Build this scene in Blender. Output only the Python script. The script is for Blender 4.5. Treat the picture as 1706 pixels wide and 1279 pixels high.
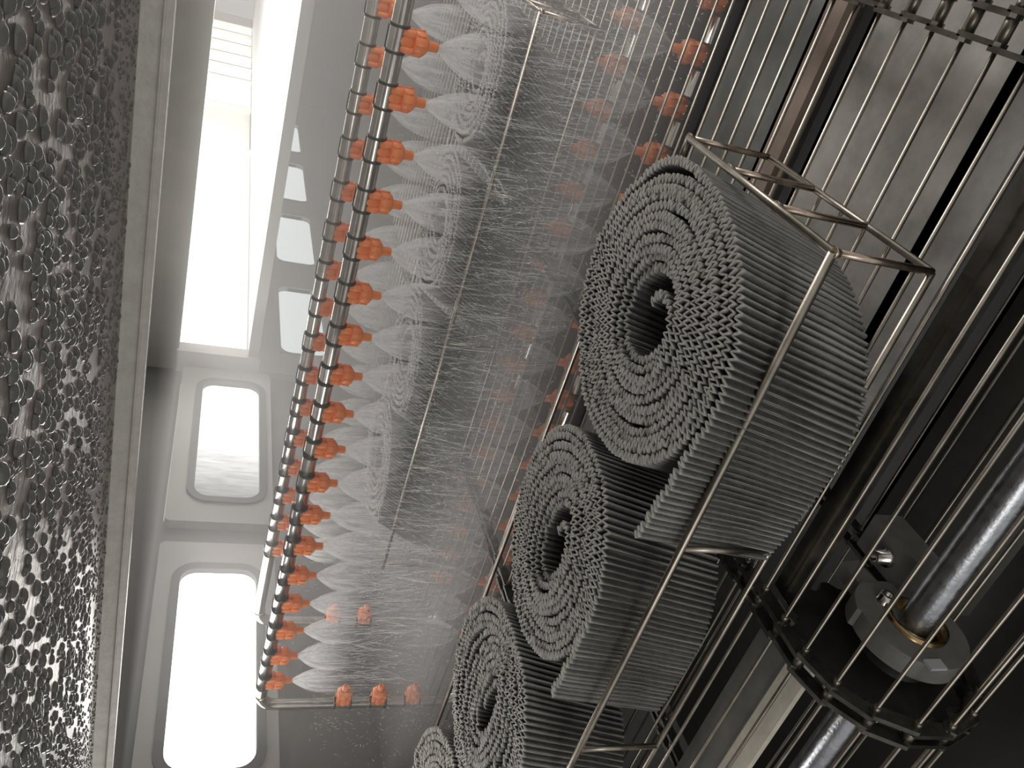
import bpy, bmesh, math, random
import numpy as np
from mathutils import Vector, Matrix

sc = bpy.context.scene
for o in list(bpy.data.objects):
    bpy.data.objects.remove(o)
COL = sc.collection
S = 0.75                      # metres per scene unit (the camera stands one unit above the belt)
PI = math.pi
random.seed(7)
rng = np.random.default_rng(7)

# ------------------------------------------------------------------ camera
# x = travel of the belt, y = across the belt, z up; belt top at z = 0, camera at z = S
R_RIGHT = Vector((-0.24013428, -0.27840714, -0.92995967))
R_DOWN = Vector((-0.5512024, 0.8276805, -0.10545573))
R_FWD = Vector((0.79906911, 0.48727246, -0.35221315))
cam_d = bpy.data.cameras.new('camera')
cam_d.sensor_fit = 'HORIZONTAL'
cam_d.sensor_width = 36.0
cam_d.lens = 36.0 * 1421.42 / 1706.0
cam_d.clip_start = 0.02
cam_d.clip_end = 60
cam = bpy.data.objects.new('camera', cam_d)
COL.objects.link(cam)
m3 = Matrix((R_RIGHT, -R_DOWN, -R_FWD)).transposed()
cam.matrix_world = Matrix.Translation((0, 0, S)) @ m3.to_4x4()
sc.camera = cam

# ------------------------------------------------------------------ view, world, lights
sc.view_settings.view_transform = 'Standard'
sc.view_settings.look = 'None'
sc.view_settings.gamma = 1
sc.view_settings.use_curve_mapping = False
sc.view_settings.exposure = 0.0
sc.cycles.use_denoising = True
sc.cycles.max_bounces = 10
sc.cycles.transparent_max_bounces = 32
sc.cycles.volume_bounces = 1
sc.cycles.sample_clamp_indirect = 6

world = bpy.data.worlds.new('hall_ambience')
sc.world = world
world.use_nodes = True
bg = world.node_tree.nodes['Background']
bg.inputs[0].default_value = (1.0, 0.97, 0.93, 1)
bg.inputs[1].default_value = 0.5


def area(name, loc, target, size, size_y, power, col=(1, 0.97, 0.93)):
    d = bpy.data.lights.new(name, 'AREA')
    d.shape = 'RECTANGLE'
    d.size = size * S
    d.size_y = size_y * S
    d.energy = power
    d.color = col
    o = bpy.data.objects.new(name, d)
    COL.objects.link(o)
    o.location = Vector(loc) * S + Vector((0, 0, S))
    dv = (Vector(target) - Vector(loc)).normalized()
    o.rotation_euler = dv.to_track_quat('-Z', 'Y').to_euler()
    return o


# daylight entering by the windows of the left wall and the far opening, and by the hatch the camera looks through; added fills are marked
area('window_daylight_front', (2.45, 2.93, -0.23), (1.6, 0.5, -1.0), 1.0, 0.3, 4)
area('window_daylight_middle', (4.0, 2.93, -0.23), (3.0, 0.5, -1.0), 1.0, 0.3, 3.5)
area('opening_daylight', (4.9, 1.5, -0.1), (1.8, 0.8, -1.0), 2.6, 0.4, 10)
area('right_window_daylight', (2.4, -0.95, -0.2), (2.6, 1.5, -0.6), 1.6, 0.4, 9)  # added fill to brighten jets and mist, from an assumed right-hand window
area('window_daylight_near', (1.1, 2.93, -0.23), (0.9, 1.0, -1.0), 1.0, 0.3, 6)  # added at the unseen next window of the row, lights strip and rolls
area('hatch_daylight', (-1.3, 0.5, -0.15), (1.4, 0.8, -0.5), 1.4, 0.5, 5)
area('hall_lamp', (7.5, 1.2, 1.6), (7.5, 1.2, -1), 5.0, 2.6, 160)  # unseen lamp added above the opening to overexpose the white deck


# ------------------------------------------------------------------ materials
def mat(name, color=(0.5, 0.5, 0.5), rough=0.5, metal=0.0, noise=0.0, nscale=20, bump=0.0, bscale=60,
        spec=0.5, emit=0.0, stretch=(1, 1, 1), col2=None, rvar=0.0):
    m = bpy.data.materials.new(name)
    m.use_nodes = True
    nt = m.node_tree
    b = nt.nodes['Principled BSDF']
    b.inputs['Base Color'].default_value = (*color, 1)
    b.inputs['Roughness'].default_value = rough
    b.inputs['Metallic'].default_value = metal
    b.inputs['Specular IOR Level'].default_value = spec
    if emit:
        b.inputs['Emission Color'].default_value = (*color, 1)
        b.inputs['Emission Strength'].default_value = emit
    tc = nt.nodes.new('ShaderNodeTexCoord')
    mp = nt.nodes.new('ShaderNodeMapping')
    mp.inputs['Scale'].default_value = stretch
    nt.links.new(tc.outputs['Object'], mp.inputs['Vector'])
    if noise or col2 or rvar:
        n = nt.nodes.new('ShaderNodeTexNoise')
        n.inputs['Scale'].default_value = nscale
        n.inputs['Detail'].default_value = 6
        n.inputs['Roughness'].default_value = 0.65
        nt.links.new(mp.outputs[0], n.inputs['Vector'])
        r = nt.nodes.new('ShaderNodeValToRGB')
        c2 = col2 or tuple(max(0, c * (1 - noise)) for c in color)
        c1 = color if col2 else tuple(min(1, c * (1 + noise)) for c in color)
        r.color_ramp.elements[0].position = 0.35
        r.color_ramp.elements[1].position = 0.65
        r.color_ramp.elements[0].color = (*c2, 1)
        r.color_ramp.elements[1].color = (*c1, 1)
        nt.links.new(n.outputs['Fac'], r.inputs[0])
        nt.links.new(r.outputs[0], b.inputs['Base Color'])
        if rvar:
            mr = nt.nodes.new('ShaderNodeMapRange')
            mr.inputs['To Min'].default_value = max(0.02, rough - rvar)
            mr.inputs['To Max'].default_value = rough + rvar
            nt.links.new(n.outputs['Fac'], mr.inputs['Value'])
            nt.links.new(mr.outputs[0], b.inputs['Roughness'])
    if bump:
        n2 = nt.nodes.new('ShaderNodeTexNoise')
        n2.inputs['Scale'].default_value = bscale
        n2.inputs['Detail'].default_value = 4
        nt.links.new(mp.outputs[0], n2.inputs['Vector'])
        bp = nt.nodes.new('ShaderNodeBump')
        bp.inputs['Strength'].default_value = bump
        bp.inputs['Distance'].default_value = 0.01
        nt.links.new(n2.outputs['Fac'], bp.inputs['Height'])
        nt.links.new(bp.outputs[0], b.inputs['Normal'])
    return m


M = {}
M['steel'] = mat('wet_stainless_steel', (0.62, 0.6, 0.56), 0.16, 1.0, 0.12, 30, rvar=0.06)
M['wire'] = mat('stainless_wire', (0.42, 0.385, 0.33), 0.33, 1.0, 0.2, 25, rvar=0.08)
M['weld'] = mat('heat_tinted_wire', (0.46, 0.38, 0.31), 0.28, 1.0, 0.35, 40)
M['darksteel'] = mat('oily_dark_steel', (0.16, 0.15, 0.135), 0.22, 0.9, 0.3, 22, rvar=0.1)
M['chain'] = mat('chain_steel', (0.11, 0.104, 0.09), 0.36, 0.8, 0.35, 35, rvar=0.1)
M['roller'] = mat('chain_roller_steel', (0.24, 0.22, 0.18), 0.35, 0.85, 0.3, 40)
M['shaft'] = mat('shaft_steel', (0.5, 0.52, 0.56), 0.3, 1.0, 0.15, 60, rvar=0.1, bump=0.08, bscale=150)
M['hub'] = mat('black_hub', (0.03, 0.03, 0.028), 0.3, 0.0, 0.3, 20)
M['bronze'] = mat('bronze_ring', (0.5, 0.36, 0.18), 0.25, 1.0, 0.2, 40)
M['bracket'] = mat('grey_cast_plastic', (0.2, 0.197, 0.185), 0.5, 0.0, 0.2, 14)
M['label'] = mat('pale_sticker', (0.5, 0.52, 0.54), 0.4)
M['orange'] = mat('orange_plastic', (0.95, 0.27, 0.085), 0.36, 0.0, 0.08, 40)
M['band'] = mat('dark_clamp_band', (0.06, 0.055, 0.05), 0.3, 0.6)
M['tank'] = mat('stained_tank_sheet', (0.68, 0.645, 0.61), 0.42, 0.1, nscale=3.6, col2=(0.25, 0.245, 0.23), bump=0.04, bscale=9)
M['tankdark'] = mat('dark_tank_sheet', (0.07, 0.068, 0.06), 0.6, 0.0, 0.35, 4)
M['tankgreen'] = mat('greenish_wet_sheet', (0.26, 0.265, 0.25), 0.34, 0.2, nscale=5, col2=(0.13, 0.135, 0.125))
M['brown'] = mat('brown_strip', (0.34, 0.265, 0.22), 0.5, 0.1, 0.2, 9)
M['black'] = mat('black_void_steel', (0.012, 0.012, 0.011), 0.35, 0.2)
M['brightsheet'] = mat('bright_stainless_sheet', (0.85, 0.79, 0.68), 0.4, 0.1, 0.2, 7, rvar=0.08)  # base lightened to stand in for reflected light on the steel
M['sheet_metal'] = mat('grey_stainless_sheet', (0.36, 0.35, 0.33), 0.3, 0.4, 0.3, 6, rvar=0.1)
M['paint'] = mat('grey_painted_panel', (0.34, 0.33, 0.31), 0.42, 0.0, 0.05, 5)
M['paintdark'] = mat('grey_painted_frame', (0.38, 0.37, 0.35), 0.45, 0.0, 0.06, 5)
M['walldark'] = mat('grey_painted_wall', (0.14, 0.136, 0.128), 0.5, 0.0, 0.06, 5)
M['gasket'] = mat('grey_rubber_gasket', (0.075, 0.073, 0.07), 0.5)
M['beam'] = mat('wet_grey_beam', (0.55, 0.53, 0.495), 0.4, 0.0, 0.1, 30, bump=0.12, bscale=120)
M['ceiling'] = mat('wet_metal_ceiling', (0.29, 0.278, 0.26), 0.36, 1.0, 0.25, 40, bump=0.25, bscale=70, rvar=0.1)
M['mat'] = mat('dark_grey_pleated_fabric', (0.15, 0.147, 0.138), 0.5, 0.0, 0.22, 90, bump=0.25, bscale=420, spec=0.55)
M['deck'] = mat('white_deck', (0.8, 0.79, 0.76), 0.5)
M['cream'] = mat('cream_wall', (0.78, 0.76, 0.7), 0.6, 0.0, 0.04, 4)


def daylight_pane(name, strength, col=(1, 0.98, 0.95), lo=None):
    """a window pane lit by the daylight outside; lo = (x0, x1, level): wet, dimmer stretch of glass"""
    m = bpy.data.materials.new(name)
    m.use_nodes = True
    nt = m.node_tree
    nt.nodes.remove(nt.nodes['Principled BSDF'])
    e = nt.nodes.new('ShaderNodeEmission')
    e.inputs[0].default_value = (*col, 1)
    e.inputs[1].default_value = strength
    nt.links.new(e.outputs[0], nt.nodes['Material Output'].inputs[0])
    if lo:
        tc = nt.nodes.new('ShaderNodeTexCoord')
        sep = nt.nodes.new('ShaderNodeSeparateXYZ')
        nt.links.new(tc.outputs['Object'], sep.inputs[0])
        mr = nt.nodes.new('ShaderNodeMapRange')
        mr.inputs['From Min'].default_value = lo[0]
        mr.inputs['From Max'].default_value = lo[1]
        mr.inputs['To Min'].default_value = lo[2]
        mr.inputs['To Max'].default_value = strength
        nt.links.new(sep.outputs[0], mr.inputs['Value'])
        mp = nt.nodes.new('ShaderNodeMapping')
        mp.inputs['Scale'].default_value = (60, 1, 9)
        nt.links.new(tc.outputs['Object'], mp.inputs['Vector'])
        n = nt.nodes.new('ShaderNodeTexNoise')
        n.inputs['Scale'].default_value = 1.6
        n.inputs['Detail'].default_value = 5
        nt.links.new(mp.outputs[0], n.inputs['Vector'])
        mn = nt.nodes.new('ShaderNodeMapRange')
        mn.inputs['From Min'].default_value = 0.3
        mn.inputs['From Max'].default_value = 0.7
        mn.inputs['To Min'].default_value = 0.8
        mn.inputs['To Max'].default_value = 1.25
        nt.links.new(n.outputs['Fac'], mn.inputs['Value'])
        mu = nt.nodes.new('ShaderNodeMath')
        mu.operation = 'MULTIPLY'
        nt.links.new(mr.outputs[0], mu.inputs[0])
        nt.links.new(mn.outputs[0], mu.inputs[1])
        nt.links.new(mu.outputs[0], e.inputs[1])
    return m


M['pane'] = daylight_pane('bright_window_pane', 2.6)
M['panewet'] = daylight_pane('streaked_window_pane', 1.8, lo=(3.55 * S, 4.15 * S, 0.42))
M['panelow'] = daylight_pane('pale_window_pane', 0.85, col=(0.95, 1.0, 0.98))


def water_mat(name, alpha, nscale, lo, hi, stretch=(1, 1, 1), col=(0.95, 0.96, 0.97), fade=None):
    m = bpy.data.materials.new(name)
    m.use_nodes = True
    nt = m.node_tree
    nt.nodes.remove(nt.nodes['Principled BSDF'])
    out = nt.nodes['Material Output']
    d = nt.nodes.new('ShaderNodeBsdfDiffuse')
    d.inputs[0].default_value = (*col, 1)
    t = nt.nodes.new('ShaderNodeBsdfTranslucent')
    t.inputs[0].default_value = (*col, 1)
    mx = nt.nodes.new('ShaderNodeMixShader')
    mx.inputs[0].default_value = 0.55
    nt.links.new(d.outputs[0], mx.inputs[1])
    nt.links.new(t.outputs[0], mx.inputs[2])
    tr = nt.nodes.new('ShaderNodeBsdfTransparent')
    mix = nt.nodes.new('ShaderNodeMixShader')
    nt.links.new(tr.outputs[0], mix.inputs[1])
    nt.links.new(mx.outputs[0], mix.inputs[2])
    nt.links.new(mix.outputs[0], out.inputs[0])
    if nscale:
        tc = nt.nodes.new('ShaderNodeTexCoord')
        mp = nt.nodes.new('ShaderNodeMapping')
        mp.inputs['Scale'].default_value = stretch
        nt.links.new(tc.outputs['Object'], mp.inputs['Vector'])
        n = nt.nodes.new('ShaderNodeTexNoise')
        n.inputs['Scale'].default_value = nscale
        n.inputs['Detail'].default_value = 6
        nt.links.new(mp.outputs[0], n.inputs['Vector'])
        mr = nt.nodes.new('ShaderNodeMapRange')
        mr.inputs['From Min'].default_value = lo
        mr.inputs['From Max'].default_value = hi
        mr.inputs['To Min'].default_value = alpha * 0.35
        mr.inputs['To Max'].default_value = alpha
        nt.links.new(n.outputs['Fac'], mr.inputs['Value'])
        last = mr.outputs[0]
        if fade:      # thins out along the jet (object z), as the sheet of water breaks up
            sep = nt.nodes.new('ShaderNodeSeparateXYZ')
            nt.links.new(tc.outputs['Object'], sep.inputs[0])
            mf = nt.nodes.new('ShaderNodeMapRange')
            mf.inputs['From Min'].default_value = fade[0]
            mf.inputs['From Max'].default_value = fade[1]
            mf.inputs['To Min'].default_value = 1.0
            mf.inputs['To Max'].default_value = 0.0
            ab = nt.nodes.new('ShaderNodeMath')
            ab.operation = 'ABSOLUTE'
            nt.links.new(sep.outputs[2], ab.inputs[0])
            nt.links.new(ab.outputs[0], mf.inputs['Value'])
            mu = nt.nodes.new('ShaderNodeMath')
            mu.operation = 'MULTIPLY'
            nt.links.new(last, mu.inputs[0])
            nt.links.new(mf.outputs[0], mu.inputs[1])
            last = mu.outputs[0]
        nt.links.new(last, mix.inputs[0])
    else:
        mix.inputs[0].default_value = alpha
    return m


M['sheet'] = water_mat('water_sheet', 0.5, 70, 0.35, 0.68, stretch=(1, 1, 0.18), fade=(0.05 * S, 0.19 * S))
M['sheetlow'] = water_mat('thin_water_sheet', 0.22, 60, 0.4, 0.7, stretch=(1, 1, 0.25), fade=(0.02 * S, 0.2 * S))
M['streak'] = water_mat('water_streak', 0.36, 0, 0, 0)
M['drop'] = water_mat('flying_droplets', 0.4, 0, 0, 0)


# ------------------------------------------------------------------ mesh helper
class MB:
    def __init__(self):
        self.v = []
        self.f = []
        self.smooth = []

    def add(self, vs, fs, smooth=False):
        n = len(self.v)
        self.v += [tuple(p) for p in vs]
        self.f += [tuple(i + n for i in q) for q in fs]
        self.smooth += [smooth] * len(fs)
        return self

    def box(self, a, b):
        x0, y0, z0 = a
        x1, y1, z1 = b
        vs = [(x0, y0, z0), (x1, y0, z0), (x1, y1, z0), (x0, y1, z0), (x0, y0, z1), (x1, y0, z1), (x1, y1, z1), (x0, y1, z1)]
        fs = [(3, 2, 1, 0), (4, 5, 6, 7), (0, 1, 5, 4), (1, 2, 6, 5), (2, 3, 7, 6), (3, 0, 4, 7)]
        return self.add(vs, fs)

    def tube(self, pts, r, n=10, cap=True):
        pts = [Vector(p) for p in pts]
        rs = r if isinstance(r, (list, tuple)) else [r] * len(pts)
        vs, fs = [], []
        up = None
        for i, p in enumerate(pts):
            if i == 0:
                d = pts[1] - pts[0]
            elif i == len(pts) - 1:
                d = pts[-1] - pts[-2]
            else:
                d = (pts[i + 1] - p).normalized() + (p - pts[i - 1]).normalized()
            d.normalize()
            if up is None:
                up = d.orthogonal().normalized()
            else:
                up = (up - d * up.dot(d)).normalized()
            w = d.cross(up)
            for k in range(n):
                a = 2 * PI * k / n
                vs.append(p + (up * math.cos(a) + w * math.sin(a)) * rs[i])
        for i in range(len(pts) - 1):
            for k in range(n):
                k2 = (k + 1) % n
                fs.append((i * n + k, i * n + k2, (i + 1) * n + k2, (i + 1) * n + k))
        self.add(vs, fs, True)
        if cap:
            b = len(self.v) - len(vs)
            self.f.append(tuple(b + k for k in reversed(range(n))))
            self.f.append(tuple(b + (len(pts) - 1) * n + k for k in range(n)))
            self.smooth += [False, False]
        return self

    def lathe(self, base, axis, prof, n=16, sx=1.0):
        """prof: (distance along axis, radius) pairs"""
        base = Vector(base)
        axis = Vector(axis).normalized()
        u = Vector((1, 0, 0)) if abs(axis.x) < 0.9 else Vector((0, 1, 0))
        u = (u - axis * u.dot(axis)).normalized()
        w = axis.cross(u)
        vs, fs = [], []
        for (t, r) in prof:
            for k in range(n):
                a = 2 * PI * k / n
                vs.append(base + axis * t + (u * math.cos(a) * sx + w * math.sin(a)) * r)
        for i in range(len(prof) - 1):
            for k in range(n):
                k2 = (k + 1) % n
                fs.append((i * n + k, i * n + k2, (i + 1) * n + k2, (i + 1) * n + k))
        return self.add(vs, fs, True)

    def build(self, name, m, parent=None, origin=(0, 0, 0), auto=True):
        me = bpy.data.meshes.new(name)
        og = Vector(origin)
        me.from_pydata([((x - og.x) * S, (y - og.y) * S, (z - og.z) * S) for x, y, z in self.v], [], self.f)
        me.polygons.foreach_set('use_smooth', self.smooth)
        me.materials.append(m)
        me.update()
        o = bpy.data.objects.new(name, me)
        COL.objects.link(o)
        if parent is None:
            o.location = og * S + Vector((0, 0, S))
        else:
            o.parent = parent
            pl = Vector(parent.get('_og', (0, 0, 0)))
            o.location = (og - pl) * S
        o['_og'] = tuple(og)
        return o


def empty(name, loc):
    o = bpy.data.objects.new(name, None)
    COL.objects.link(o)
    o.empty_display_size = 0.05
    o.location = Vector(loc) * S + Vector((0, 0, S))
    o['_og'] = tuple(loc)
    return o


def tag(o, label=None, cat=None, group=None, kind=None):
    if label:
        o['label'] = label
    if cat:
        o['category'] = cat
    if group:
        o['group'] = group
    if kind:
        o['kind'] = kind
    return o


def part(mb, name, m, parent):
    return mb.build(name, m, parent, origin=tuple(parent['_og']))


ORD = ['first', 'second', 'third', 'fourth', 'fifth', 'sixth', 'seventh', 'eighth', 'ninth', 'tenth', 'eleventh',
       'twelfth', 'thirteenth', 'fourteenth', 'fifteenth', 'sixteenth', 'seventeenth', 'eighteenth', 'nineteenth',
       'twentieth', 'twenty-first', 'twenty-second', 'twenty-third']


# ------------------------------------------------------------------ setting: walls, ceiling, tank
def rrect(x0, z0, x1, z1, r, nseg=6):
    pts = []
    for (cx, cz, a0) in ((x1 - r, z1 - r, 0), (x0 + r, z1 - r, 90), (x0 + r, z0 + r, 180), (x1 - r, z0 + r, 270)):
        for k in range(nseg + 1):
            a = math.radians(a0 + 90 * k / nseg)
            pts.append((cx + r * math.cos(a), cz + r * math.sin(a)))
    return pts


def ring_plate(mb, outer, inner, y0, y1):
    """plate in the XZ plane between two loops with as many points, from y0 (room side) to y1"""
    n = len(outer)
    vs = [(x, y0, z) for x, z in outer] + [(x, y0, z) for x, z in inner] + [(x, y1, z) for x, z in outer] + [(x, y1, z) for x, z in inner]
    fs = []
    for k in range(n):
        j = (k + 1) % n
        fs.append((k, j, n + j, n + k))
        fs.append((2 * n + k, 3 * n + k, 3 * n + j, 2 * n + j))
        fs.append((k, 2 * n + k, 2 * n + j, j))
        fs.append((n + k, n + j, 3 * n + j, 3 * n + k))
    mb.add(vs, fs)


WY = 3.0
# left wall: a frame with openings behind two raised panels, each panel with a rounded window
WINS = [(1.98, 2.99, -0.385, -0.055), (3.495, 4.545, -0.402, -0.08)]
PANS = [(1.55, 3.17, -0.47, 0.047), (3.315, 4.70, -0.47, 0.042)]
w = MB()
w.box((-0.4, WY + 0.05, -2.3), (4.86, WY + 0.1, -0.44))
w.box((-0.4, WY + 0.05, 0.047), (4.86, WY + 0.1, 0.5))
w.box((-0.4, WY + 0.05, -0.44), (1.6, WY + 0.1, 0.047))
w.box((3.12, WY + 0.05, -0.44), (3.36, WY + 0.1, 0.047))
w.box((4.65, WY + 0.05, -0.44), (4.86, WY + 0.1, 0.047))
tag(w.build('wall_left', M['walldark']), kind='structure')
for i, ((wx0, wx1, wz0, wz1), (px0, px1, pz0, pz1)) in enumerate(zip(WINS, PANS)):
    p = MB()
    ring_plate(p, rrect(px0, pz0, px1, pz1, 0.03), rrect(wx0 - 0.038, wz0 - 0.038, wx1 + 0.038, wz1 + 0.038, 0.11), WY, WY + 0.06)
    tag(p.build('trim_%d' % (i + 1), M['paint']), kind='structure')
    g = MB()
    ring_plate(g, rrect(wx0 - 0.038, wz0 - 0.038, wx1 + 0.038, wz1 + 0.038, 0.11), rrect(wx0, wz0, wx1, wz1, 0.075), WY - 0.012, WY + 0.06)
    win = tag(g.build('window_%d' % (i + 1), M['gasket']), kind='structure')
    q = MB()
    lp = rrect(wx0 - 0.01, wz0 - 0.01, wx1 + 0.01, wz1 + 0.01, 0.08)
    q.add([(x, WY + 0.02, z) for x, z in lp], [tuple(range(len(lp)))])
    q.build('pane', M['pane'] if i == 0 else M['panewet'], win)

# end wall: lintel over the bright opening and lip under it
EX = 4.73
e = MB()
e.box((EX, -1.2, 0.078), (EX + 0.1, 3.1, 0.5))
tag(e.build('wall_far', M['paintdark']), kind='structure')
e = MB()
e.box((EX, -1.2, -0.386), (EX + 0.06, 3.05, -0.324))
tag(e.build('trim_3', M['paint']), kind='structure')
e = MB()
e.box((EX - 0.02, 2.9, -0.4), (EX + 0.08, 3.06, 0.09))
tag(e.build('trim_4', M['paintdark']), kind='structure')
# hall beyond the opening: deck, side wall with big windows, lower tunnel with small windows
d = MB()
d.box((EX + 0.06, -1.2, -0.35), (15.5, WY, -0.336))
tag(d.build('trim_5', M['deck']), kind='structure')
hw = MB()
hw.box((4.86, WY + 0.06, 0.3), (15.5, WY + 0.12, 0.9))
hw.box((4.86, WY + 0.06, -0.336), (15.5, WY + 0.12, -0.33))
hw.box((8.86, WY + 0.06, -0.34), (10.3, WY + 0.12, 0.9))
hw.box((14.6, WY + 0.06, -0.34), (15.5, WY + 0.12, 0.9))
tag(hw.build('wall_hall', M['cream']), kind='structure')
for i, (x0, x1) in enumerate(((4.86, 8.86), (10.3, 14.6))):
    fr = MB()
    for x in ((x0, x0 + 0.04, x1 - 0.04, x1) if i == 0 else (x0, x1)):
        pass
    bars = [x0 + 0.02, x1 - 0.02] if i == 0 else [10.32, 11.5, 12.1, 12.7, 13.35, 14.0, 14.58]
    for x in bars:
        fr.box((x - 0.03, WY + 0.0, -0.336), (x + 0.03, WY + 0.05, 0.35))
    win = tag(fr.build('window_%d' % (i + 3), M['cream']), kind='structure')
    q = MB()
    q.add([(x0, WY + 0.07, -0.336), (x1, WY + 0.07, -0.336), (x1, WY + 0.07, 0.35), (x0, WY + 0.07, 0.35)], [(0, 1, 2, 3)])
    q.build('pane', M['pane'], win)
lw = MB()
LW = [(4.985, 5.935), (6.375, 7.345), (7.71, 8.7), (9.08, 10.05)]
xs = [4.73] + [v for a in LW for v in a] + [11.0]
lw.box((4.73, WY, -2.3), (11.0, WY + 0.05, -0.85))
lw.box((4.73, WY, -0.545), (11.0, WY + 0.05, -0.35))
for k in range(0, len(xs), 2):
    lw.box((xs[k], WY, -0.85), (xs[k + 1], WY + 0.05, -0.545))
tag(lw.build('wall_tunnel', M['paint']), kind='structure')
for i, (x0, x1) in enumerate(LW):
    fr = MB()
    ring_plate(fr, rrect(x0 - 0.01, -0.86, x1 + 0.01, -0.535, 0.004), rrect(x0, -0.85, x1, -0.545, 0.07), WY - 0.01, WY + 0.05)
    win = tag(fr.build('window_%d' % (i + 5), M['paint']), kind='structure')
    q = MB()
    q.add([(x0, WY + 0.03, -0.85), (x1, WY + 0.03, -0.85), (x1, WY + 0.03, -0.545), (x0, WY + 0.03, -0.545)], [(0, 1, 2, 3)])
    q.build('pane', M['panelow'], win)
tw = MB()
tw.box((10.9, -1.2, -2.3), (11.0, WY, -0.35))
tag(tw.build('wall_tunnel_end', M['paint']), kind='structure')

# near ceiling under which the camera looks, and the beam that closes it
CZ = 0.139
c = MB()
c.box((-0.9, -1.0, CZ), (1.6, WY + 0.05, CZ + 0.04))
tag(c.build('ceiling', M['ceiling']), kind='structure')
b = MB()
b.box((1.6, -1.0, 0.087), (1.64, WY + 0.05, CZ + 0.04))
b.box((1.64, -1.0, 0.098), (1.70, WY + 0.05, CZ + 0.05))
b.box((1.592, -1.0, 0.099), (1.6, WY + 0.05, 0.103))
tag(b.build('trim_6', M['beam']), kind='structure')
cf = MB()
cf.box((1.70, -1.0, 0.27), (EX, WY + 0.05, 0.32))
tag(cf.build('ceiling_far', M['paintdark']), kind='structure')

# drops of condensation hanging from the ceiling (nobody could count them)
dm = MB()
N = 9500
dome = []
for (t, rr) in ((0.0, 1.0), (0.45, 0.86), (0.8, 0.5)):
    for k in range(7):
        a = 2 * PI * k / 7
        dome.append((rr * math.cos(a), rr * math.sin(a), -t))
dome.append((0, 0, -0.95))
domef = []
for i in range(2):
    for k in range(7):
        j = (k + 1) % 7
        domef.append((i * 7 + k, (i + 1) * 7 + k, (i + 1) * 7 + j, i * 7 + j))
for k in range(7):
    domef.append((14 + k, 21, 14 + (k + 1) % 7))
for i in range(N):
    x = 0.42 + 1.16 * random.random() ** 0.9
    y = -0.2 + 3.1 * random.random()
    if math.sin(x * 31 + 3 * math.sin(y * 9)) + math.sin(y * 23 + 2.5 * math.sin(x * 17)) + 1.2 * math.sin(x * 61 + y * 47) > 1.15:
        continue
    big = random.random()
    r = (0.0035 + 0.0055 * big) if x < 1.3 else (0.002 + 0.003 * big)
    st = 1 + 0.6 * random.random()
    dm.add([(x + p[0] * r, y + p[1] * r * st, CZ + p[2] * r * 0.8) for p in dome], domef, True)
M['dew'] = mat('condensation', (0.15, 0.145, 0.137), 0.16, 0.0, spec=0.6)
tag(dm.build('condensation_droplets', M['dew']), 'dense layer of water droplets hanging from the metal ceiling', 'water droplets', kind='stuff')

# floor and tank below the belt
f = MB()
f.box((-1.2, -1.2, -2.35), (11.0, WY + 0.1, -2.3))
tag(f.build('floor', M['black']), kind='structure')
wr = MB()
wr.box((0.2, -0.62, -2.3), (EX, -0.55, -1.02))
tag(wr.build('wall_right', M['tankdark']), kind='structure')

TRAYS = [  # x0, x1, y0, y1, z, thickness, material, name, label, category
    (1.112, 1.496, -0.5, 0.93, -1.12, 0.02, 'tank', 'drip_tray', 'pale grey stained drip tray under the near right end of the belt', 'tray'),
    (1.571, 1.634, -0.5, 2.9, -1.11, 0.03, 'brown', 'cross_bar', 'brownish flat cross bar under the belt behind the black gap', 'bar'),
    (1.655, 1.972, -0.5, 2.9, -1.125, 0.02, 'tankgreen', 'splash_tray', 'dark grey wet tray under the belt in front of the lower spray pipe', 'tray'),
    (0.868, 0.93, -0.5, 0.93, -1.035, 0.012, 'darksteel', 'support_bar', 'dark flat bar beaded with drops right under the basket front edge', 'bar'),
    (0.872, 0.962, 1.0, 2.6, -1.10, 0.012, 'sheet_metal', 'guide_sheet', 'grey stainless guide sheet under the belt left of the middle chain', 'panel'),
    (0.806, 0.862, 1.0, 2.6, -1.09, 0.012, 'brightsheet', 'edge_strip', 'bright cream reflecting metal strip under the belt end left of the sprocket', 'strip'),
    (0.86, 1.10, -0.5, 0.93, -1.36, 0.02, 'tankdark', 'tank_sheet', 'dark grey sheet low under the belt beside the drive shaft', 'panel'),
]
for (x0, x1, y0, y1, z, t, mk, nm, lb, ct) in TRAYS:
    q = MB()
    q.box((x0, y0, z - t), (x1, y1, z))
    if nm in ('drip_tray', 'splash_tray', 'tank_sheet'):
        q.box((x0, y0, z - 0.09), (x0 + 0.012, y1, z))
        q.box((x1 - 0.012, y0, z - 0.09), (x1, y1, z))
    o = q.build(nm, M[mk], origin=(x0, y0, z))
    tag(o, lb, ct)

# ------------------------------------------------------------------ conveyor belt
BX, BZ, BR = 0.80, -1.185, 0.175           # end sprocket axis and running radius
PITCH = 0.0692
ROD_R = 0.0037
CH = [(-0.02, 0.031), (0.957, 0.022), (1.87, 0.022)]     # chains: y centre, half width
belt = empty('wire_conveyor_belt', (0.8, 0, -1.0))
tag(belt, 'wide conveyor belt of steel cross rods carried on link chains', 'conveyor belt')
path = []
x = 0.9886 + 53 * PITCH
while x > BX + 0.001:
    path.append((x, BZ + BR, 0.0))
    x -= PITCH
x_left = x - BX
a = (-x_left) / BR
while a < PI:
    path.append((BX - BR * math.sin(a), BZ + BR * math.cos(a), a))
    a += PITCH / BR
k = 0
xx = BX + (a - PI) * BR
while k < 9:
    path.append((xx, BZ - BR, PI))
    xx += PITCH
    k += 1
for (x, z, a) in path:
    q = MB()
    q.tube([(x, -0.055, z), (x, 2.75, z)], ROD_R, 8)
    part(q, 'rod', M['wire'], belt)
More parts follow.
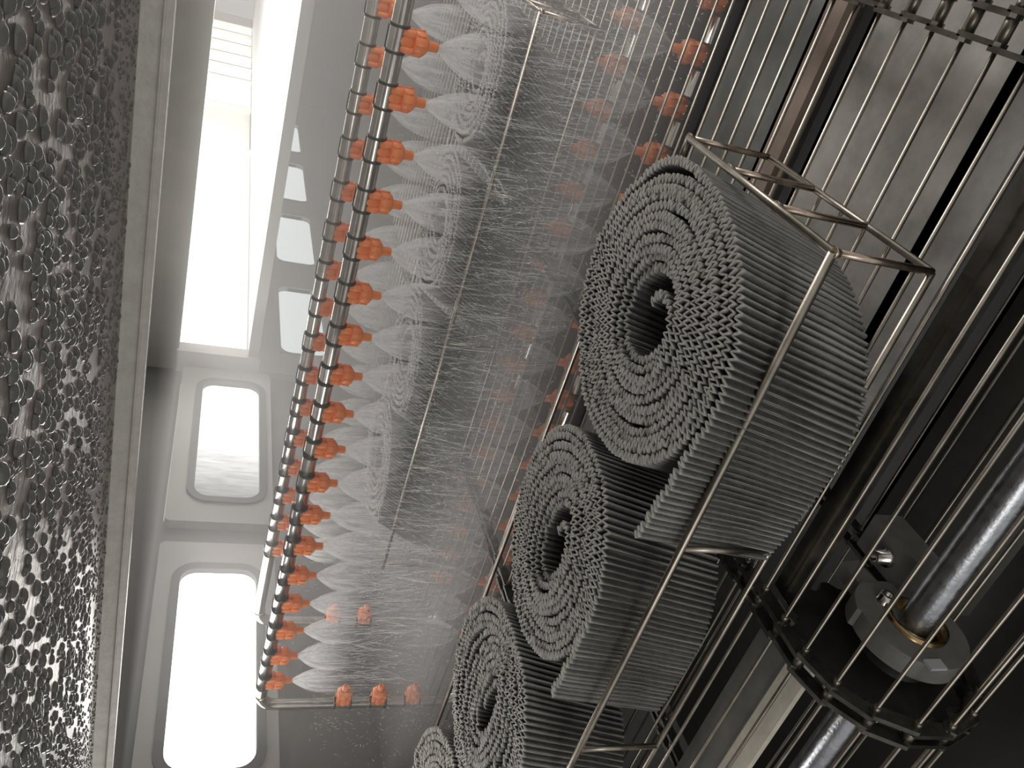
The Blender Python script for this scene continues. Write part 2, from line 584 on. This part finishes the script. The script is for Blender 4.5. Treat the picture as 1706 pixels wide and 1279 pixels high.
for (yc, hw_) in CH:
    q = MB()
    ro = MB()
    for i in range(len(path) - 1):
        p0 = Vector((path[i][0], 0, path[i][1]))
        p1 = Vector((path[i + 1][0], 0, path[i + 1][1]))
        d = (p1 - p0).normalized()
        nrm = Vector((-d.z, 0, d.x))
        inset = 0.006 if i % 2 else 0.0
        ph = 0.0135
        ext = d * 0.009
        for sgn in (-1, 1):
            ya = yc + sgn * (hw_ - inset)
            yb = ya - sgn * 0.0085
            vs = []
            for yy in (ya, yb):
                for pp in (p0 - ext * 0.4 - nrm * ph, p0 - ext - nrm * ph * 0.4, p0 - ext + nrm * ph * 0.4, p0 - ext * 0.4 + nrm * ph,
                           p1 + ext * 0.4 + nrm * ph, p1 + ext + nrm * ph * 0.4, p1 + ext - nrm * ph * 0.4, p1 + ext * 0.4 - nrm * ph):
                    vs.append((pp.x, yy, pp.z))
            fs = [tuple(range(8)), tuple(range(15, 7, -1))] + [(k2, 8 + k2, 8 + (k2 + 1) % 8, (k2 + 1) % 8) for k2 in range(8)]
            q.add(vs, fs)
        ro.tube([(p0.x, yc - hw_ + 0.004, p0.z), (p0.x, yc + hw_ - 0.004, p0.z)], 0.0095, 10)
        ro.tube([(p0.x, yc - hw_ - 0.01, p0.z), (p0.x, yc - hw_ + 0.002, p0.z)], 0.0065, 8)
    n0 = len(q.f)
    nv = len(q.v)
    q.v += ro.v
    q.f += [tuple(i_ + nv for i_ in f_) for f_ in ro.f]
    q.smooth += ro.smooth
    ch = part(q, 'chain', M['chain'], belt)
    ch.data.materials.append(M['roller'])
    for pl in ch.data.polygons[n0:]:
        pl.material_index = 1

# ------------------------------------------------------------------ drive shaft, sprocket, bearing
sh = empty('drive_shaft', (BX, 0.9, BZ))
tag(sh, 'bright round drive shaft running under the end of the belt', 'shaft')
SXc, SZc = 0.785, -1.215
q = MB()
q.tube([(SXc, -0.5, SZc), (SXc, 0.93, SZc), (SXc, 2.7, SZc)], 0.030, 24)
part(q, 'shaft_tube', M['shaft'], sh)
q = MB()
q.lathe((SXc, 0.925, SZc), (0, 1, 0), [(-0.02, 0.0), (-0.02, 0.06), (0.075, 0.062), (0.078, 0.072), (0.11, 0.072), (0.11, 0.03)], 28)
part(q, 'hub', M['hub'], sh)
q = MB()
q.lathe((SXc, 0.945, SZc), (0, 1, 0), [(0.045, 0.055), (0.045, 0.066), (0.05, 0.066), (0.05, 0.055)], 28)
part(q, 'seal_ring', M['bronze'], sh)
for yc in (0.957, 1.87):
    q = MB()
    nt_ = 15
    vs, prof = [], []
    for i in range(nt_ * 4):
        a = 2 * PI * i / (nt_ * 4)
        r = 0.158 if i % 4 in (0, 1) else 0.142
        prof.append((BX + r * math.cos(a), BZ + r * math.sin(a)))
    n = len(prof)
    vs = [(x, yc - 0.008, z) for x, z in prof] + [(x, yc + 0.008, z) for x, z in prof]
    fs = [tuple(range(n)), tuple(reversed(range(n, 2 * n)))] + [(i, n + i, n + (i + 1) % n, (i + 1) % n) for i in range(n)]
    q.add(vs, fs)
    part(q, 'sprocket', M['hub'], sh)

br = empty('bearing_bracket', (SXc, 0.9, SZc))
tag(br, 'grey bearing bracket with round eye and bolts around the drive shaft', 'bracket')
q = MB()
outer, inner = [], []
for i in range(120):
    a = 2 * PI * i / 120
    ro = 0.098 if not (math.radians(20) < a < math.radians(75)) else 0.105
    outer.append((SXc + ro * math.cos(a), SZc + 0.005 + ro * math.sin(a)))
    inner.append((SXc + 0.055 * math.cos(a), SZc + 0.055 * math.sin(a)))
ring_plate(q, outer, inner, 0.868, 0.905)
part(q, 'bearing_eye', M['bracket'], br)
q = MB()
q.lathe((SXc, 0.88, SZc), (0, 1, 0), [(0, 0.055), (-0.02, 0.055), (-0.02, 0.047), (0.02, 0.047)], 28)
part(q, 'bearing_ring', M['bronze'], br)
q = MB()
th = math.atan2(0.05, 0.12)
dx, dz = math.cos(0.32), math.sin(0.32)
base = (SXc + 0.06, SZc + 0.03)
pts = [(0.705, -1.165), (0.935, -1.16), (0.94, -1.2), (0.84, -1.215)][::-1]
vs = [(x, 0.872, z) for x, z in pts] + [(x, 0.902, z) for x, z in pts]
q.add(vs, [(0, 1, 2, 3), (7, 6, 5, 4), (0, 4, 5, 1), (1, 5, 6, 2), (2, 6, 7, 3), (3, 7, 4, 0)])
part(q, 'arm', M['bracket'], br)
q = MB()
q.box((0.86, 0.80, -1.30), (0.99, 0.875, -1.235))
part(q, 'mounting_block', M['bracket'], br)
q = MB()
q.box((0.685, 0.864, -1.20), (0.705, 0.869, -1.165))
part(q, 'sticker', M['label'], br)
for (bx_, by_, bz_) in ((0.835, 0.872, -1.182), (0.915, 0.84, -1.222)):
    q = MB()
    if by_ > 0.86:
        q.lathe((bx_, by_, bz_), (0, -1, 0), [(0, 0.016), (0.006, 0.016), (0.008, 0.014), (0.02, 0.013), (0.02, 0.007), (0.012, 0.006), (0.012, 0)], 20)
    else:
        q.lathe((bx_, by_, bz_ - 0.012), (0, 0, 1), [(0, 0.018), (0.008, 0.018), (0.01, 0.014), (0.034, 0.013), (0.034, 0.006), (0.022, 0.005), (0.022, 0)], 20)
    part(q, 'bolt', M['steel'], br)


# ------------------------------------------------------------------ wire baskets on the belt
def basket(x0, x1, y0, yend, posts_y, label, back_bow):
    t = empty('wire_basket', (x0, y0, -1.0))
    tag(t, label, 'basket')
    zt, zb = -0.813, -0.995
    ra, rb = 0.0072, 0.0059
    q = MB()
    q.tube([(x0, y0, zt), (x0, yend, zt)], ra, 12)
    part(q, 'front_rail', M['wire'], t)
    q = MB()
    q.tube([(x0, y0, zb), (x0, yend, zb)], rb, 10)
    part(q, 'bottom_rail', M['wire'], t)
    q = MB()
    q.tube([(x0, y0, zt), (x1, y0, zt)], rb * 1.1, 10)
    part(q, 'side_rail', M['wire'], t)
    q = MB()
    q.tube([(x0, y0, zb), (x1, y0, zb)], rb, 10)
    part(q, 'bottom_rail', M['wire'], t)
    q = MB()
    q.tube([(x1, y0, zt), (x1, y0 + 0.04, zt), (x1 + back_bow, y0 + 0.16, zt), (x1 + back_bow, yend, zt)], rb, 10)
    part(q, 'back_rail', M['wire'], t)
    for k in range(4):
        x = x0 + (x1 - x0) * k / 3
        q = MB()
        q.tube([(x, y0, zb), (x, y0, zt)], rb, 10)
        q.tube([(x, y0, zt - 0.012), (x, y0, zt + 0.001)], [rb, rb * 1.7], 10)
        part(q, 'post', M['weld'], t)
    for y in posts_y:
        q = MB()
        q.tube([(x0, y, zb), (x0, y, zt)], rb, 10)
        part(q, 'post', M['wire'], t)
    return t


basket(0.941, 1.436, 0.302, 2.55, (0.863, 1.418, 1.975, 2.53),
       'low steel wire basket holding the pleated rolls at the dry front of the belt', 0.125)
basket(2.49, 2.99, 0.282, 2.463, (0.83, 1.38, 1.93, 2.44),
       'steel wire basket further along the belt, seen through the water spray', 0.14)


# ------------------------------------------------------------------ rolls of pleated matting
def roll(ct, cb, R, rx, ry, H, turns, th_out, flap, label, group, rin=0.088, bulge=None, pit=0.0135, amp=0.0082, seed=0, fb=(0.0, 0.0), hole=(1.0, 1.0, 0.0), per=10):
    rg = np.random.default_rng(seed)
    T = turns
    # coarse spiral, clockwise outward, ending at th_out
    ts = np.linspace(-0.45, T, 2400)
    th = th_out + 2 * PI * (T - ts)
    r = np.where(ts > 0, rin + (R - rin) * np.clip(ts, 0, T) / T, rin + 0.085 * rin / 0.088 * ts * 1.5)
    r = np.maximum(r, 0.02)
    lay = 0.0016 * np.sin(5 * th + 1.3 * ts) + 0.0022 * np.sin(2 * th - 2.1 * ts + seed)
    r = r + lay * np.clip(ts, 0, 1)
    if bulge is not None:
        ang, h_, wd = bulge
        dth = (th - ang + PI) % (2 * PI) - PI
        r = r + h_ * np.exp(-(dth / wd) ** 2) * np.clip((ts - (T - 1.35)) / 0.25, 0, 1)
    blend = np.clip(ts / T, 0, 1)
    sx = 1 + (rx - 1) * blend
    sy = 1 + (ry - 1) * blend
    hx = hole[0] + (1 - hole[0]) * np.clip(blend * 1.6, 0, 1)
    hy = hole[1] + (1 - hole[1]) * np.clip(blend * 1.6, 0, 1)
    X = r * np.cos(th) * sx * hx
    Y = r * np.sin(th) * sy * hy
    # the loose outer tail
    d = np.array([X[-1] - X[-8], Y[-1] - Y[-8]])
    d /= np.linalg.norm(d)
    L, turn = flap
    nfl = 120
    fx, fy, ang = [X[-1]], [Y[-1]], math.atan2(d[1], d[0])
    for i in range(nfl):
        ang += turn / nfl
        fx.append(fx[-1] + math.cos(ang) * L / nfl)
        fy.append(fy[-1] + math.sin(ang) * L / nfl)
    X = np.concatenate([X, fx[1:]])
    Y = np.concatenate([Y, fy[1:]])
    tcoord = np.concatenate([ts, np.full(nfl, T) + np.arange(1, nfl + 1) / nfl * 0.3])
    seg = np.hypot(np.diff(X), np.diff(Y))
    s = np.concatenate([[0], np.cumsum(seg)])
    n_pl = int(s[-1] / pit)
    sp = np.linspace(0, s[-1], n_pl * per + 1)
    jit = np.interp(sp, np.linspace(0, s[-1], n_pl), rg.normal(0, 0.07, n_pl))
    px = np.interp(sp, s, X)
    py = np.interp(sp, s, Y)
    tt = np.interp(sp, s, tcoord)
    tx = np.gradient(px)
    ty = np.gradient(py)
    ln = np.hypot(tx, ty)
    nx, ny = -ty / ln, tx / ln           # points outward for clockwise travel
    ph = sp / pit + jit
    fr_ = ph - np.floor(ph)
    tri = 2 * np.where(fr_ < 0.64, fr_ / 0.64, (1 - fr_) / 0.36) - 1
    wav = np.sign(tri) * np.abs(tri) ** 0.85
    ampv = amp * np.interp(sp, np.linspace(0, s[-1], n_pl), 1 + rg.normal(0, 0.08, n_pl))
    off = wav * ampv
    cx = px + nx * off
    cy = py + ny * off
    gx = np.gradient(cx)
    gy = np.gradient(cy)
    gl = np.hypot(gx, gy) + 1e-9
    ux, uy = -gy / gl, gx / gl
    thick = 0.0016
    n = len(cx)
    hz = H + 0.004 * np.sin(2 * PI * tt * 0.9 + seed) + np.interp(sp, np.linspace(0, s[-1], n_pl), rg.normal(0, 0.0022, n_pl))
    inner_drop = 0.012 * np.clip(1 - tt / 2.0, 0, 1)
    hz = hz - inner_drop
    NV = 6
    vlev = np.array([0, 0.3, 0.6, 0.9, 0.972, 1.0])
    verts = np.zeros((2, NV, n, 3))
    fl = np.clip((tt - T) / 0.3, 0, 1)
    for sd in (0, 1):
        o = (1 if sd == 0 else -1) * thick
        for k in range(NV):
            v = vlev[k]
            sc_ = 0.93 + 0.07 * v
            wob = 0.0035 * np.sin(v * 3.1 + tt * 7 + seed) * (v * (1 - v) * 4)
            verts[sd, k, :, 0] = (cx + ux * (o + wob)) * sc_ + cb[0] + (ct[0] - cb[0]) * v + fb[0] * (1 - v) * fl
            verts[sd, k, :, 1] = (cy + uy * (o + wob)) * sc_ + cb[1] + (ct[1] - cb[1]) * v + fb[1] * (1 - v) * fl
            verts[sd, k, :, 2] = -0.994 + hz * v
    V = verts.reshape(-1, 3)
    fold = np.clip(wav, 0, 1) ** 7  # crest highlights painted into the colour along the pleat folds
    glint_fray = np.zeros((2, NV, n))
    glint_fray[:] = fold[None, None, :] * (0.55 + 0.45 * rg.random((1, NV, n)))
    glint_fray[:, NV - 1, :] = 0.55 + 0.45 * rg.random(n)  # cut top edge: pale frayed fibres
    glint_fray[0, NV - 1, :] += 0.2

    def idx(sd, k, i):
        return (sd * NV + k) * n + i
    i = np.arange(n - 1)
    fs = []
    for k in range(NV - 1):
        fs.append(np.stack([idx(0, k, i), idx(0, k + 1, i), idx(0, k + 1, i + 1), idx(0, k, i + 1)], 1))
        fs.append(np.stack([idx(1, k, i), idx(1, k, i + 1), idx(1, k + 1, i + 1), idx(1, k + 1, i)], 1))
    fs.append(np.stack([idx(0, NV - 1, i), idx(1, NV - 1, i), idx(1, NV - 1, i + 1), idx(0, NV - 1, i + 1)], 1))
    fs.append(np.stack([idx(0, 0, i), idx(0, 0, i + 1), idx(1, 0, i + 1), idx(1, 0, i)], 1))
    F = np.concatenate(fs).tolist()
    for e_ in (0, n - 1):
        for k in range(NV - 1):
            F.append([idx(0, k, e_), idx(1, k, e_), idx(1, k + 1, e_), idx(0, k + 1, e_)])
    q = MB()
    q.v = [tuple(p) for p in V.tolist()]
    q.f = [tuple(p) for p in F]
    q.smooth = [False] * len(F)
    o = q.build('pleated_roll', M['mat'], origin=(cb[0], cb[1], -1.0))
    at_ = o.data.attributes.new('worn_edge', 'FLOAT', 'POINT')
    at_.data.foreach_set('value', glint_fray.reshape(-1).astype(np.float32))
    tag(o, label, 'roll of matting', group)
    return o


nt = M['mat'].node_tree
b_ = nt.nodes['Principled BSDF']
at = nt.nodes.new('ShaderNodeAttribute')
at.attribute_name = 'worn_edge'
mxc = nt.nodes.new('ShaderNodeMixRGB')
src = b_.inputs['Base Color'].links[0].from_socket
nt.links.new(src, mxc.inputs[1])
mxc.inputs[2].default_value = (0.56, 0.545, 0.515, 1)  # pale tone of painted crest highlights and frayed edges
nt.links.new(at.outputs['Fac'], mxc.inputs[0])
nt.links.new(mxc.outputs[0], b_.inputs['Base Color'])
G1 = 'pleated rolls in the front basket'
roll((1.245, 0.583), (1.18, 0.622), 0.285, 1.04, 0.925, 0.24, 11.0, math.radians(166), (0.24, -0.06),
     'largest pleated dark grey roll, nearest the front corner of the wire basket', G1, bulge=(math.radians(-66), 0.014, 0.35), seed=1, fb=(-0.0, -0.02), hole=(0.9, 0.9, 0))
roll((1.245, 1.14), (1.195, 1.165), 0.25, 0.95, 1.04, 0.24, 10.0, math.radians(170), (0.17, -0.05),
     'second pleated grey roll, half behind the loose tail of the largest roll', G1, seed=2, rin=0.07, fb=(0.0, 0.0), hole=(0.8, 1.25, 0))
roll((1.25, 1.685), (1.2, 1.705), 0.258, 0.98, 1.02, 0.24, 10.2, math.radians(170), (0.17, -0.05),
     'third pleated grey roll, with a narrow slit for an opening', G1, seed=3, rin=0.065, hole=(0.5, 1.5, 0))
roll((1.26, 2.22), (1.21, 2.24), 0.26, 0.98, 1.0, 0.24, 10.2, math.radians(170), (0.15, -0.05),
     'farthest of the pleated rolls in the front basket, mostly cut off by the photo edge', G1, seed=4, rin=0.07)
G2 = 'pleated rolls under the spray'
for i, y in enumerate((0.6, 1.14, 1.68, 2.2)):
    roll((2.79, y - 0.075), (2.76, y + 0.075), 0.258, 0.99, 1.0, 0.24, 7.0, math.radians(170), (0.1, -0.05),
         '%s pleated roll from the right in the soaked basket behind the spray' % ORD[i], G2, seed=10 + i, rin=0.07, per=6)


# ------------------------------------------------------------------ spray frames with orange nozzles
def nozzle_meshes():
    body = MB()      # saddle that clips round the pipe, with two lugs; nozzle points to -z, pipe axis along y
    RP = 0.0215
    body.lathe((0, 0, 0), (0, 0, -1), [(0.012, 0.0), (0.012, 0.017), (0.04, 0.017), (0.04, 0.0)], 16)
    body.lathe((0, 0, 0), (0, 0, -1), [(0.0, 0.021), (0.03, 0.022), (0.033, 0.018)], 18)
    for sy_ in (-1, 1):
        for sx_ in (-1, 1):
            body.tube([(sx_ * 0.013, sy_ * 0.019, -0.008), (sx_ * 0.013, sy_ * 0.019, -0.036), (sx_ * 0.013, sy_ * 0.019, -0.041)], [0.0095, 0.0095, 0.006], 10)
    nut = MB()
    prof = [(0.036, 0.014), (0.039, 0.026), (0.042, 0.0285), (0.062, 0.0285), (0.068, 0.024), (0.074, 0.015)]
    nut.lathe((0, 0, 0), (0, 0, -1), prof, 20)
    for k in range(8):
        a = 2 * PI * k / 8
        cx_, cy_ = 0.0285 * math.cos(a), 0.0285 * math.sin(a)
        nut.tube([(cx_, cy_, -0.042), (cx_, cy_, -0.062)], 0.0035, 6)
    tip = MB()
    tip.lathe((0, 0, 0), (0, 0, -1), [(0.07, 0.015), (0.076, 0.0125), (0.097, 0.0115), (0.099, 0.009), (0.099, 0.004), (0.094, 0.003), (0.094, 0.0)], 14)
    bands = MB()
    for sy_ in (-1, 1):
        bands.lathe((0, sy_ * 0.03, 0), (0, 1, 0), [(-0.0035, RP), (-0.0035, RP + 0.0035), (0.0035, RP + 0.0035), (0.0035, RP)], 18)
    bands.tube([(0.01, -0.028, RP + 0.002), (0.01, 0.028, RP + 0.002)], 0.0018, 6)
    return body, nut, tip, bands


_nb = [mb_.build(nm_, M[mk_]) for mb_, nm_, mk_ in zip(nozzle_meshes(), ('nozzle', 'ball_nut', 'spray_tip', 'clamp_band'), ('orange', 'orange', 'orange', 'band'))]
NOZ = [(o.name, o.data) for o in _nb]
for o in _nb:
    bpy.data.objects.remove(o)


def place_nozzle(parent, loc, rot):
    og = Vector(parent['_og'])
    o = bpy.data.objects.new('nozzle', NOZ[0][1])
    COL.objects.link(o)
    o.parent = parent
    o.location = (Vector(loc) - og) * S
    o.rotation_euler = rot
    for nm_, me_ in NOZ[1:]:
        c_ = bpy.data.objects.new(nm_, me_)
        COL.objects.link(c_)
        c_.parent = o
    return o


def frame(X, zt, zb, yr, ys, ys_low, side_z, label):
    t = empty('spray_frame', (X, yr, zb))
    tag(t, label, 'spray pipe')
    q = MB()
    q.tube([(X, -0.9, zt), (X, yr - 0.06, zt)], 0.0215, 20)
    part(q, 'top_pipe', M['steel'], t)
    q = MB()
    arc = [(X, yr - 0.06 + 0.06 * math.sin(a), zt - 0.06 + 0.06 * math.cos(a)) for a in np.linspace(0, PI / 2, 8)]
    arc2 = [(X, yr - 0.06 + 0.06 * math.cos(a), zb + 0.06 - 0.06 * math.sin(a)) for a in np.linspace(0, PI / 2, 8)]
    q.tube(arc + arc2, 0.0215, 20)
    part(q, 'riser_pipe', M['steel'], t)
    q = MB()
    q.tube([(X, -0.5, zb), (X, yr - 0.06, zb)], 0.0215, 20)
    part(q, 'bottom_pipe', M['steel'], t)
    for y in ys:
        place_nozzle(t, (X, y, zt), (0, 0, 0))
    for y in ys_low:
        place_nozzle(t, (X, y, zb), (PI, 0, 0))
    for z in side_z:
        place_nozzle(t, (X, yr, z), (-PI / 2, 0, 0))
    return t


FX, FZ, BXX = 2.1, -0.3675, 2.55
YF = [(0.1793 + 0.0638 * i) * FX for i in range(-4, 18)]
YB = [0.522 + 0.1362 * i for i in range(-6, 15)]
frame(FX, FZ, -1.146, 2.79, YF, [(0.1115 + 0.0645 * i) * FX for i in range(-3, 17)], (-0.675, -0.8115, -0.948),
      'nearer steel spray frame with a row of orange nozzles aimed down at the belt')
frame(BXX, FZ, -1.146, 2.84, YB, [0.65 + 0.1362 * i for i in range(-5, 15)], (-0.675, -0.8115),
      'farther steel spray frame with orange nozzles, behind the nearer frame')


# ------------------------------------------------------------------ water jets
def jet(loc, label, group, up=False, rad=1.0, seed=0, dens=72):
    rg = random.Random(seed)
    q = MB()
    L = 0.21
    prof = []
    lean = rg.uniform(-0.012, 0.012)
    for i in range(13):
        u = i / 12
        r = (0.006 + 0.053 * (1 - (1 - min(1, u * 1.6)) ** 2.2)) * rad
        prof.append((u * L, r))
    sgn = 1 if up else -1
    q.lathe(loc, (0, 0, sgn), prof, 28, sx=0.8)
    o = q.build('water_jet', M['sheetlow' if up else 'sheet'], origin=loc)
    tag(o, label, 'water spray', group)
    # streaks of water that leave the sheet and fall on
    s_ = MB()
    for i in range(dens):
        a = rg.uniform(0, 2 * PI)
        k = rg.uniform(0.75, 1.05) if i % 4 else rg.uniform(0.1, 0.8)
        t0 = rg.uniform(0.0, 0.03) if i % 2 else rg.uniform(0.05, 0.34)
        t1 = t0 + rg.uniform(0.03, 0.2) * rg.uniform(0.4, 1.3)
        spread = rg.uniform(-0.25, 0.45)
        pts, rs = [], []
        for j in range(6):
            t = t0 + (t1 - t0) * j / 5
            u = min(1, t / L * 1.6)
            r = (0.006 + 0.053 * (1 - (1 - u) ** 2.2)) * rad * k + max(0, t - 0.13) * spread
            pts.append((loc[0] + math.cos(a) * r * 0.8 + lean * t, loc[1] + math.sin(a) * r + rg.uniform(-1, 1) * 0.0022, loc[2] + sgn * t))
            rs.append(0.0006 * (1 - 0.8 * abs(j / 5 - 0.4)))
        s_.tube(pts, rs, 4, cap=False)
    so = s_.build('streaks', M['streak'], o, origin=loc)
    so['kind'] = 'stuff'
    return o


vis = [y for y in YF if y > 0.2]
for i, y in enumerate(vis):
    jet((FX, y, FZ - 0.099), 'spray cone from the nearer pipe entering at the very top edge of the photo' if i == 0 else
        'spray cone from the %s orange nozzle of the nearer pipe, counted from the photo top' % ORD[i - 1], 'sprays from the nearer pipe', seed=i, rad=random.uniform(0.85, 1.08))
vis = [y for y in YB if y > 0.35]
for i, y in enumerate(vis):
    jet((BXX, y, FZ - 0.099), 'spray cone from the %s orange nozzle of the farther pipe, counted from the photo top' % ORD[i], 'sprays from the farther pipe', seed=100 + i, rad=random.uniform(0.85, 1.1))

for i, y in enumerate([(0.1115 + 0.0645 * k) * FX for k in range(0, 17)]):
    jet((FX, y, -1.047), 'faint upward spray from the %s orange nozzle under the belt, counted from the photo top' % ORD[i], 'sprays from the lower pipe', seed=200 + i, up=True, rad=1.0, dens=40)

# splashing droplets thrown about above the belt
sp = MB()
rg = random.Random(5)


def shard(x, y, z, d, ln, r):
    d = Vector(d).normalized()
    u = d.orthogonal().normalized()
    w_ = d.cross(u)
    p = Vector((x, y, z))
    vs = [p - d * ln, p + d * ln] + [p + (u * math.cos(a) + w_ * math.sin(a)) * r for a in (0, 2.1, 4.2)]
    sp.add(vs, [(0, 3, 2), (0, 4, 3), (0, 2, 4), (1, 2, 3), (1, 3, 4), (1, 4, 2)])


for i in range(9000):
    X0 = rg.choice((FX, FX, BXX))
    y = rg.uniform(-0.1, 2.85)
    z = -0.99 + 0.44 * rg.random() ** 1.3
    x = X0 + rg.gauss(0, 0.12)
    side = rg.gauss(0, 0.35)
    shard(x, y, z, (rg.gauss(0, 0.22), side, -1), rg.uniform(0.002, 0.012), rg.uniform(0.0004, 0.0010))
for i in range(5000):
    x = rg.gauss(2.15, 0.16)
    y = rg.uniform(-0.1, 2.9)
    z = -0.97 + 0.42 * rg.random()
    cl = math.sin(y * 13 + x * 5) + math.sin(z * 21 + y * 7)
    if cl < 0.2:
        continue
    shard(x, y, z, (rg.gauss(0, 1), rg.gauss(0, 1), rg.gauss(0, 0.8)), rg.uniform(0.002, 0.008), rg.uniform(0.0006, 0.0015))
for i in range(5000):
    x = rg.uniform(1.75, 3.4)
    y = rg.uniform(-0.1, 2.9)
    z = -0.99 + abs(rg.gauss(0, 0.14))
    shard(x, y, z, (rg.gauss(0, 1), rg.gauss(0, 1), rg.gauss(0, 1)), rg.uniform(0.002, 0.009), rg.uniform(0.0006, 0.0014))
tag(sp.build('splash_droplets', M['drop']), 'white droplets and streaks of water flying between the nozzles and the belt', 'water splash', kind='stuff')


# ------------------------------------------------------------------ mist in the washing zone
def volume_box(name, a, b, dens, label, noise=None):
    m = bpy.data.materials.new(name)
    m.use_nodes = True
    nt = m.node_tree
    nt.nodes.remove(nt.nodes['Principled BSDF'])
    v = nt.nodes.new('ShaderNodeVolumeScatter')
    v.inputs['Density'].default_value = dens
    v.inputs['Color'].default_value = (0.97, 0.96, 0.95, 1)
    v.inputs['Anisotropy'].default_value = 0.2
    nt.links.new(v.outputs[0], nt.nodes['Material Output'].inputs['Volume'])
    q = MB()
    q.box(a, b)
    o = q.build(name, m)
    tag(o, label, 'mist', kind='stuff')
    return o


volume_box('belt_mist', (1.85, -0.5, -1.09), (3.3, 2.95, -0.84), 1.3, 'dense white mist of spray bouncing off the belt under the nozzles')
volume_box('water_mist', (1.72, -0.5, -0.985), (4.7, 2.97, 0.07), 0.25, 'fine grey water mist filling the washing tunnel around the spray frames')
